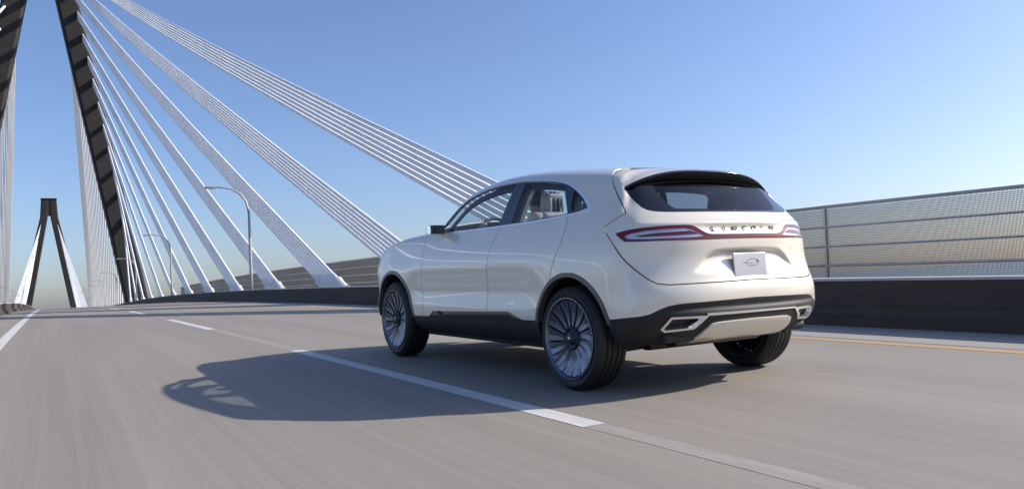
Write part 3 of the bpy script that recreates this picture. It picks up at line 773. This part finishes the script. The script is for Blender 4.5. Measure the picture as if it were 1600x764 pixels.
# licence plate
PX = -.772
pl = MB().box((-.006, -.152, -.076), (.006, .152, .076)).build('licence_plate', mat('brushed plate', (.44, .44, .48), .42, .5), gate, bevel=.005)
MB().box((-.002, -.146, -.070), (.004, .146, .070)).build('plate_back', DARKS, gate).location = (PX+.008, 0, .803)
pl.location = (PX, .0, .803); pl.rotation_euler = (0, R(4), 0)
mk = MB()
def stroke(pts, r=.0016): mk.tube([(-.0065, -a, b) for a, b in pts], r, 5)
arc = [(.050*math.cos(t)+.028, .020*math.sin(t)+.016) for t in np.linspace(2.6, -.25, 14)]
stroke(arc); stroke([(-.070, .011), (-.045, .014), (-.018, .024)]); stroke([(-.045, .010), (-.022, .006), (.012, .006), (.026, .010)]); stroke([(-.03, -.006), (.01, -.010), (.055, -.006), (.074, .010)])
stroke([(.052, .018), (.066, .020), (.076, .014)], .0022)
mk.build('plate_emblem', LETM, gate).matrix_local = pl.matrix_basis
# spoiler: its trailing edge runs from corner to corner of the rear window
def roof_z(x, y):
    h = BVH.ray_cast(Vector((x, y, 3)), Vector((0, 0, -1))); return h[0].z if h[0] else 1.40
def spoiler():
    n = 64; W = .672; vs = []; fs = []; vb = []; fbk = []; m = 8
    for i in range(n+1):
        s = -1+2*i/n; y = W*s; a = abs(s); k = (1-a**3)
        xt = -.468+.110*a**2.8; zt = 1.452-.114*a**3.0
        xf = xt+.05+.20*k; zf = roof_z(xf, y)
        for u in (0, .12, .35, .6, .90, 1):
            x = xf+(xt-xf)*u; zb = roof_z(x, y); zl = zf+(zt-zf)*u
            w_ = sstep(0, .6, np.array(u)); z = (zb+.002)*(1-w_)+max(zl+.012*math.sin(math.pi*u)*k, zb+.002)*w_
            vs.append((x, y, float(z) if u < 1 else max(zt, zb+.002)))
        zt = vs[-1][2]
        vs += [(xt-.004*k, y, zt-.005), (xt-.003*k, y, zt-.005-.002*k)]
        vb += [(xt-.001, y, zt-.0055-.002*k), (xt+.008*k, y, zt-.006-.028*k), (xt+.028*k, y, zt-.007-.046*k), (xt+.012+.12*k, y, zt-.012-.066*k)]
    for i in range(n):
        for k in range(m-1): fs.append((i*m+k, (i+1)*m+k, (i+1)*m+k+1, i*m+k+1))
        for k in range(3): fbk.append((i*4+k, (i+1)*4+k, (i+1)*4+k+1, i*4+k+1))
    o = mesh_obj('spoiler', vs, fs, PAINT, car, smooth=True)
    o.data.materials.append(BLACKG)
    for p in o.data.polygons: p.material_index = 1 if p.index % (m-1) >= 4 else 0
    mesh_obj('spoiler_underside', vb, fbk, MATTB, o, smooth=True)
    return o
sp = spoiler()
# side glazing
chw = lambda V: .014+.020*sstep(.0, -.17, V[:, 0])+.003
inn = lambda V: dlo(V)-chw(V)
both('window_chrome', [pos, dlo, lambda V: -inn(V)], WCHROME, off=.005, flange=.012)
bpf = tab([(1.13, 1.060), (1.174, 1.046), (1.509, .931), (1.6, .90)]); bpr = tab([(1.13, .866), (1.171, .858), (1.501, .795), (1.6, .78)])
cpf = tab([(1.15, .055), (1.19, .083), (1.433, .250), (1.55, .31)])
wf = lambda V: np.minimum(inn(V), V[:, 0]-bpf(V[:, 2]))
wr = lambda V: np.minimum(inn(V), np.minimum(bpr(V[:, 2])-V[:, 0], V[:, 0]-cpf(V[:, 2])))
QP = chaikin([(.110, 1.372), (.065, 1.352), (-.085, 1.232), (-.080, 1.214), (.045, 1.206), (.085, 1.25)], 2)
qf = lambda V: sdf(XZ(V), QP)
both('window_glass', [pos, lambda V: wf(V)-.010], GLASS, FD, off=-.006, flange=0)
both('window_seal', [pos, wf, lambda V: .010-wf(V)], BLACKG, FD, off=-.003, flange=.01)
both('window_glass', [pos, lambda V: wr(V)-.010], GLASS, RD, off=-.006, flange=0)
both('window_seal', [pos, wr, lambda V: .010-wr(V)], BLACKG, RD, off=-.003, flange=.01)
xm = lambda V: (bpf(V[:, 2])+bpr(V[:, 2]))/2+.012
both('pillar_cover', [pos, lambda V: np.minimum(inn(V), np.minimum(bpf(V[:, 2])-V[:, 0], V[:, 0]-xm(V)-.0025))], BLACKG, FD, off=-.002, flange=.03)
both('pillar_cover', [pos, lambda V: np.minimum(inn(V), np.minimum(xm(V)-.0025-V[:, 0], V[:, 0]-bpr(V[:, 2])))], BLACKG, RD, off=-.002, flange=.03)
both('quarter_cover', [pos, lambda V: np.minimum(inn(V), cpf(V[:, 2])-V[:, 0]), lambda V: -qf(V)], BLACKG, off=-.002, flange=.03)
both('quarter_glass', [pos, qf], GLASS, off=-.006, flange=0)
# inner door frames, headliner, lower door linings
both('inner_frame', [pos, lambda V: inn(V)+.04, lambda V: .030-np.where(V[:, 2] < 1.2, 1, inn(V)), lambda V: V[:, 2]-1.17], mat('dark blue grey inner frame', (.055, .07, .10), .6), off=-.055, flange=.02)
both('inner_pillar', [pos, lambda V: np.minimum(bpf(V[:, 2])-.01-V[:, 0], V[:, 0]-bpr(V[:, 2])+.005), lambda V: V[:, 2]-1.14, lambda V: 1.55-V[:, 2]], BEIGE, off=-.07, flange=.03)
both('inner_quarter', [pos, lambda V: np.minimum(cpf(V[:, 2])+.02-V[:, 0], V[:, 0]+.34), lambda V: V[:, 2]-1.10, lambda V: 1.47-V[:, 2], lambda V: .012-qf(V)], BEIGE, off=-.06, flange=.02)
panel('headliner', [lambda V: V[:, 2]-1.44, lambda V: 1.42-V[:, 0], lambda V: V[:, 0]+.25, lambda V: .65-np.abs(V[:, 1]), lambda V: -sroof(V)-.01], BEIGE, car, BASE, off=-.045, flange=.02)
both('door_lining', [pos, lambda V: 2.2-V[:, 0], lambda V: V[:, 0]+.25, lambda V: zbelt(V[:, 0])-.012-V[:, 2], lambda V: V[:, 2]-.50, lambda V: rarch(V)-.02, lambda V: farch(V)-.02], LEATHER, off=-.075, flange=0)

# ---------------------------------------------------------------- wheels
def wheel(Rt, Rr, width, name='wheel'):
    """axis along y, outer face towards +y, tyre centre at the origin"""
    w_ = empty(name); h = width/2; sh = h-.006
    prof = [(-sh+.02, Rr-.012), (-sh, Rr+.01), (-h, Rr+.045), (-h+.004, Rt-.035), (-h+.022, Rt-.010), (-h+.04, Rt-.003)]
    for c in (-.062, -.021, .021, .062):
        prof += [(c-.006, Rt), (c-.005, Rt-.009), (c+.005, Rt-.009), (c+.006, Rt)]
    prof += [(h-.04, Rt-.003), (h-.022, Rt-.010), (h-.004, Rt-.035), (h, Rr+.045), (sh, Rr+.012), (sh-.004, Rr+.004), (sh-.02, Rr-.012)]
    ty = MB().lathe(prof, 96).build('tyre', RUBBER, w_, smooth=True)
    ty.data.polygons.foreach_set('use_smooth', [True]*len(ty.data.polygons))
    e = ty.modifiers.new('es', 'EDGE_SPLIT'); e.split_angle = R(40)
    rim = MB()
    rim.lathe([(h-.004, Rr+.006), (h+.002, Rr+.004), (h+.002, Rr-.003), (h-.006, Rr-.008), (h-.014, Rr-.013), (h-.03, Rr-.018), (h-.10, Rr-.035), (-h+.03, Rr-.028), (-h+.01, Rr-.008), (-h+.006, Rr+.004)], 96)
    nb = 15
    for k in range(nb):                         # paired, twisted blades
        for half in (-1, 1):
            a0 = 2*math.pi*k/nb+half*.055; sec = []
            for i in range(9):
                u = i/8; r_ = .066+(Rr-.018-.066)*u; a = a0+half*.055*u+.10*u*u
                wd = .008+.013*u; y = h-.034+.024*u*u-.010*math.sin(math.pi*u)
                tx, tz = -math.sin(a), math.cos(a); c_ = (r_*math.cos(a), r_*math.sin(a))
                sec.append([(c_[0]-tx*wd, y-.004, c_[1]-tz*wd), (c_[0]+tx*wd, y+.004*half, c_[1]+tz*wd), (c_[0]+tx*wd, y-.022, c_[1]+tz*wd), (c_[0]-tx*wd, y-.022, c_[1]-tz*wd)])
            v = [p for s in sec for p in s]; f = []
            for i in range(8):
                for q in range(4): f.append((i*4+q, (i+1)*4+q, (i+1)*4+(q+1) % 4, i*4+(q+1) % 4))
            rim.add(v, f)
    rm_ = rim.build('rim', RIMM, w_, smooth=True)
    b = bmesh.new(); b.from_mesh(rm_.data); bmesh.ops.recalc_face_normals(b, faces=b.faces); b.to_mesh(rm_.data); b.free()
    e = rm_.modifiers.new('es', 'EDGE_SPLIT'); e.split_angle = R(35)
    hub = MB().lathe([(h-.055, .085), (h-.022, .080), (h-.016, .074), (h-.020, .066), (h-.030, .055), (h-.032, .045), (h-.018, .040), (h-.012, .034), (h-.014, .022), (h-.010, .012), (h-.009, .0005)], 40).build('hub', RIMD, w_, smooth=True)
    MB().lathe([(h-.0085, .014), (h-.004, .012), (h-.003, .0005)], 24).build('hub_cap', SATIN, w_, smooth=True)
    MB().lathe([(h-.075, .20), (h-.075, .05), (h-.09, .05), (h-.09, .20)], 48, closed=True).build('brake_disc', mat('brake disc steel', (.12, .125, .14), .4, .8), w_, smooth=False)
    MB().lathe([(h-.095, Rr-.036), (h-.095, .03)], 48).build('inner_disc', UNDER, w_)
    return w_
def place_wheels(x, Rt, Rr, width, yc):
    a = wheel(Rt, Rr, width); a.parent = car; a.location = (x, yc, Rt)
    b = copy_tree(a, car); b.location = (x, -yc, Rt); b.rotation_euler = (0, 0, math.pi)
place_wheels(0, .352, .272, .250, .805)
place_wheels(WB, .378, .292, .250, .805)
# wheel wells and underbody
def well(x, r, z):
    for s in (1, -1):
        m = MB(); n = 28; v = []; f = []
        for i in range(n+1):
            a = R(4)+R(172)*i/n
            for y in (.895, .60, .50): v.append((x+r*math.cos(a), s*y, z+r*math.sin(a)))
        for i in range(n):
            for k in range(2): f.append((i*3+k, i*3+k+1, (i+1)*3+k+1, (i+1)*3+k))
        f.append(tuple(i*3+2 for i in range(n+1)))
        m.add(v, f); m.build('wheel_well', UNDER, car)
well(RAX, RAR-.026, RAZ); well(FAX, FAR_-.026, FAZ)
ub = MB()
ub.box((.48, -.80, .24), (2.56, .80, .33)); ub.box((-.44, -.48, .30), (.50, .48, .44)); ub.box((2.5, -.46, .26), (3.75, .46, .42)); ub.box((-.66, -.66, .33), (-.40, .66, .40))
ub.build('underbody', UNDER, car, bevel=.03)
sus = MB()
for s in (1, -1):
    sus.tube([(.02, s*.30, .30), (.0, s*.74, .27)], [.04, .032]); sus.tube([(-.16, s*.28, .28), (-.05, s*.74, .24)], [.028, .022]); sus.tube([(.35, s*.50, .30), (.04, s*.72, .25)], [.03, .026])
    sus.tube([(-.05, s*.60, .26), (-.02, s*.56, .62)], .045); sus.tube([(WB, s*.30, .28), (WB, s*.72, .27)], .035)
sus.tube([(0, -.25, .30), (0, .25, .30)], .09, 12); sus.box((-.22, -.40, .25), (.22, .40, .31))
sus.build('suspension', mat('suspension steel', (.03, .03, .033), .5, .4), car)
ex = MB(); ex.tube([(-.42, -.40, .345), (-.42, .40, .345)], .075, 14); ex.tube([(-.42, .30, .33), (-.2, .24, .31), (.4, .15, .25), (2.4, .12, .24)], .028)
ex.build('exhaust_muffler', mat('exhaust steel', (.10, .095, .09), .45, .8), car)
# door mirrors
for s in (1, -1):
    mm = MB(); v = []; f = []
    # housing: rounded wedge, open mirror face to the rear
    ring = [(-.5, -.5), (.42, -.5), (.5, -.42), (.5, .42), (.42, .5), (-.42, .5), (-.5, .40)]
    secs = [(0, 1.0), (.03, 1.04), (.09, .98), (.15, .78), (.185, .40)]
    for dx, k in secs:
        for a, b in ring: v.append((dx, (a*.165*k)*s, b*.098*k+.01*dx))
    m_ = len(ring)
    for i in range(len(secs)-1):
        for q in range(m_):
            g4 = (i*m_+q, i*m_+(q+1) % m_, (i+1)*m_+(q+1) % m_, (i+1)*m_+q); f.append(g4 if s < 0 else g4[::-1])
    f.append(tuple((len(secs)-1)*m_+q for q in range(m_)))
    mm.add(v, f); mo = mm.build('wing_mirror', CHROME, car, smooth=True); e = mo.modifiers.new('es', 'EDGE_SPLIT'); e.split_angle = R(35)
    mo.location = (2.02, s*.905, 1.218); mo.scale = (.9, .86, .82)
    gl = MB().add([(-.001, s*a*.150, b*.086) for a, b in ring], [tuple(range(m_)) if s > 0 else tuple(range(m_))[::-1]]).build('mirror_glass', mat('mirror glass', (.10, .105, .115), .03, 1), mo)
    gl.rotation_euler = (0, 0, s*R(-8)); gl.location = (-.004, 0, 0)
    MB().box((.02, -s*.17, -.050), (.11, -s*.02, -.020)).build('mirror_arm', PAINT, mo, bevel=.008)

# ---------------------------------------------------------------- cabin
cab = MB().box((-.45, -.74, .36), (2.3, .74, .44)).build('cabin_floor', DARKTRIM, car)
dash = MB(); prof = [(2.34, 1.175), (2.2, 1.185), (2.0, 1.180), (1.93, 1.155), (1.90, 1.10), (1.95, .95), (1.98, .70), (2.34, .70)]
v = [(x, y, z) for y in (-.76, .76) for x, z in prof]; n = len(prof)
dash.add(v, [tuple(range(n)), tuple(range(2*n-1, n-1, -1))]+[(k, n+k, n+(k+1) % n, (k+1) % n) for k in range(n)]).build('dashboard', mat('dark blue dashboard', (.035, .05, .085), .55), car, bevel=.02)
sw = MB(); c0 = Vector((1.815, .38, 1.135)); ax = Vector((-1, 0, .42)).normalized(); up = Vector((.42, 0, 1)).normalized(); rt = Vector((0, 1, 0))
sw.tube([c0+.185*(math.cos(2*math.pi*k/32)*rt+math.sin(2*math.pi*k/32)*up) for k in range(33)], .017, 8, False)
for a in (0, math.pi, -math.pi/2): sw.tube([c0-ax*.02, c0+.18*(math.cos(a)*rt+math.sin(a)*up)], .016, 6)
sw.tube([c0-ax*.05, c0+ax*.01], .06, 14); sw.tube([c0-ax*.05, c0-ax*.2], .03, 8); sw.build('steering_wheel', mat('dark blue grey leather', (.03, .04, .06), .5), car, smooth=True)
def cushion(name, c, size, material, parent, rot=0, rnd=.35):
    b = bmesh.new(); bmesh.ops.create_cube(b, size=1)
    for v in b.verts: v.co = Vector((v.co.x*size[0], v.co.y*size[1], v.co.z*size[2]))
    bmesh.ops.bevel(b, geom=b.edges[:], offset=min(size)*rnd, segments=3, affect='EDGES', profile=.6)
    me = bpy.data.meshes.new(name); b.to_mesh(me); b.free(); me.polygons.foreach_set('use_smooth', [True]*len(me.polygons)); me.materials.append(material)
    o = bpy.data.objects.new(name, me); COL.objects.link(o); o.parent = parent; o.location = c; o.rotation_euler = (0, rot, 0); return o
def seat(y, x=1.05):
    s = empty('front_seat', (x, y, .55)); s.parent = car
    cushion('seat_cushion', (.20, 0, .10), (.52, .50, .16), LEATHER, s, R(-6))
    cushion('backrest', (-.085, 0, .45), (.15, .46, .58), LEATHER, s, R(-13))
    cushion('shoulder_pad', (-.16, 0, .685), (.13, .30, .10), LEATHER, s, R(-13))
    # headrest: padded shell held by two curved plates with slots between them
    h = MB(); v = []; n = 9
    for i in range(n+1):
        a = R(-70)+R(140)*i/n; w2 = .125*math.cos(a*.35)
    cushion('headrest', (-.095, 0, .815), (.085, .17, .16), LEATHER, s, R(-8), .45)
    cushion('headrest_shell', (-.150, 0, .795), (.045, .15, .18), LEATHER, s, R(-12), .45)
    for q in (-.06, -.02, .02, .06): MB().tube([(-.165, q, .68), (-.182, q, .76), (-.178, q, .84), (-.13, q, .895)], .011, 8).build('headrest_bar', LEATHER if abs(q) > .05 else DARKTRIM, s, smooth=True)
    return s
seat(.38); seat(-.38, 1.30)
rb = empty('rear_bench', (.12, 0, .55)); rb.parent = car
cushion('bench_cushion', (.18, 0, .10), (.50, 1.30, .16), LEATHER, rb, R(-6)); cushion('bench_backrest', (-.15, 0, .40), (.16, 1.30, .56), LEATHER, rb, R(-16))
for y in (-.42, .42): cushion('headrest', (-.27, y, .70), (.09, .24, .17), DARKTRIM, rb, R(-10), .45)
MB().box((-.52, -.66, .97), (-.10, .66, .985)).build('parcel_shelf', DARKTRIM, car)
MB().box((-.02, -.11, -.03), (.02, .11, .03)).build('rear_view_mirror', DARKTRIM, car, bevel=.01).location = (1.60, 0, 1.505)
MB().tube([(0, 0, 0), (.07, 0, .05)], .012).build('mirror_stalk', DARKTRIM, car).location = (1.61, 0, 1.52)
both('grab_handle', [pos, lambda V: np.minimum(np.minimum(V[:, 2]-1.49, 1.515-V[:, 2]), np.minimum(V[:, 0]-.45, .68-V[:, 0]))], BEIGE, off=-.09, flange=.015)
# ---------------------------------------------------------------- the driver
def skin_chain(nodes, edges, root, sub=2):
    me = bpy.data.meshes.new('p'); me.from_pydata([n[0] for n in nodes], edges, [])
    o = bpy.data.objects.new('p', me); COL.objects.link(o)
    m = o.modifiers.new('skin', 'SKIN'); m.use_smooth_shade = True
    sv = me.skin_vertices[0].data
    for i, n in enumerate(nodes):
        r = n[1]; sv[i].radius = r if isinstance(r, tuple) else (r, r); sv[i].use_root = (i == root)
    s = o.modifiers.new('sub', 'SUBSURF'); s.levels = sub; s.render_levels = sub
    dg = bpy.context.evaluated_depsgraph_get(); dg.update()
    out = bpy.data.meshes.new_from_object(o.evaluated_get(dg)); bpy.data.objects.remove(o); return out
def driver():
    Y = .38; nd = []; ed = []; idx = {}
    def add(k, p, r, prev=None):
        idx[k] = len(nd); nd.append((p, r))
        if prev: ed.append((idx[prev], idx[k]))
    add('pelvis', (1.14, Y, .73), (.15, .12)); add('belly', (1.13, Y, .88), (.14, .11), 'pelvis'); add('chest', (1.10, Y, 1.04), (.155, .115), 'belly')
    add('neck0', (1.12, Y, 1.20), (.075, .07), 'chest'); add('neck', (1.135, Y, 1.27), .052, 'neck0'); add('jaw', (1.155, Y, 1.335), (.062, .070), 'neck')
    add('skull', (1.158, Y, 1.405), (.076, .094), 'jaw'); add('crown', (1.152, Y, 1.462), (.060, .072), 'skull')
    for s, nm in ((1, 'l'), (-1, 'r')):
        hy = Y+s*.175; hz = 1.235
        add(nm+'sh', (1.12, Y+s*.19, 1.12), .065, 'chest'); add(nm+'el', (1.42, Y+s*.25, .96), .047, nm+'sh'); add(nm+'fa', (1.62, Y+s*.22, 1.09), .040, nm+'el')
        add(nm+'wr', (1.755, Y+s*.185, 1.195), .028, nm+'fa'); add(nm+'pm', (1.805, Y+s*.170, 1.228), (.036, .022), nm+'wr')
        for q in range(4):
            o = (q-1.5)*.020; L = [.9, 1.05, 1, .8][q]
            add(nm+'f%da' % q, (1.845, Y+s*(.166-o*.6), 1.250+o*.7), .0115, nm+'pm')
            add(nm+'f%db' % q, (1.872+.012*L, Y+s*(.158-o*.6), 1.240+o*.7), .0105, nm+'f%da' % q)
            add(nm+'f%dc' % q, (1.868+.01*L, Y+s*(.150-o*.6), 1.205+o*.7), .009, nm+'f%db' % q)
        add(nm+'t0', (1.815, Y+s*.140, 1.255), .0125, nm+'pm'); add(nm+'t1', (1.845, Y+s*.118, 1.262), .0105, nm+'t0')
        add(nm+'hip', (1.18, Y+s*.10, .71), .085, 'pelvis'); add(nm+'kn', (1.62, Y+s*.13, .80), .062, nm+'hip'); add(nm+'an', (1.88, Y+s*.11, .50), .042, nm+'kn'); add(nm+'to', (2.02, Y+s*.11, .50), .035, nm+'an')
    me = skin_chain(nd, ed, 0)
    me.materials.clear(); me.materials.append(CLOTH); me.materials.append(SKIN)
    for p in me.polygons:
        c = p.center; p.material_index = 1 if (c.z > 1.235 and c.x < 1.35) or c.x > 1.745 and c.z > 1.0 else 0
    # nose, brow and chin pulled out of the face, eye hollows pressed in
    for v in me.vertices:
        x, y, z = v.co.x, v.co.y-Y, v.co.z
        if x > 1.19 and z > 1.28 and x < 1.35:
            v.co.x += .022*math.exp(-(y/.013)**2-((z-1.375)/.02)**2)+.008*math.exp(-((z-1.325)/.018)**2-(y/.03)**2)-.010*(math.exp(-((y-.03)/.014)**2)+math.exp(-((y+.03)/.014)**2))*math.exp(-((z-1.405)/.012)**2)
    o = bpy.data.objects.new('person', me); COL.objects.link(o); tag(o, 'driver with short dark hair at the steering wheel of the cream car', 'person')
    me.polygons.foreach_set('use_smooth', [True]*len(me.polygons))
    # hair: a cap over the skull with an uneven hairline; ears
    hb = MB(); hb.sphere((1.146, Y, 1.418), (.101, .084, .088), 32, 24)
    vs = [Vector(v) for v in hb.v]; keep = lambda p: (p.z > 1.415 or p.x < 1.165-.35*(1.42-p.z)) and p.z > 1.325 and not (p.x > 1.225 and p.z < 1.455)
    fs = [f for f in hb.f if all(keep(vs[i]) for i in f)]
    rnd = random.Random(3); vs = [v+Vector((rnd.uniform(-1, 1), rnd.uniform(-1, 1), rnd.uniform(-1, 1)))*.0025 for v in vs]
    h = mesh_obj('hair', vs, fs, HAIR, o, smooth=True); so_ = h.modifiers.new('s', 'SOLIDIFY'); so_.thickness = .012; so_.offset = -1
    for s in (1, -1): MB().sphere((1.150, Y+s*.083, 1.385), (.018, .009, .030), 12, 8).build('ear', SKIN, o, smooth=True)
    for s in (1, -1): MB().sphere((1.236, Y+s*.030, 1.405), .011, 12, 8).build('eye', mat('eye white', (.6, .6, .58), .3), o, smooth=True)
    return o
drv = driver()

# ---------------------------------------------------------------- deck frame to world
dg = bpy.context.evaluated_depsgraph_get(); dg.update()
for o in [o for o in SC.objects if o.parent is None and o.type != 'LIGHT']:
    if o.get('upright'):
        if o.name != 'river': o.location = G @ o.location
        del o['upright']
    else: o.matrix_world = G @ o.matrix_basis
for o in list(SC.objects):
    if o.get('upright'): del o['upright']
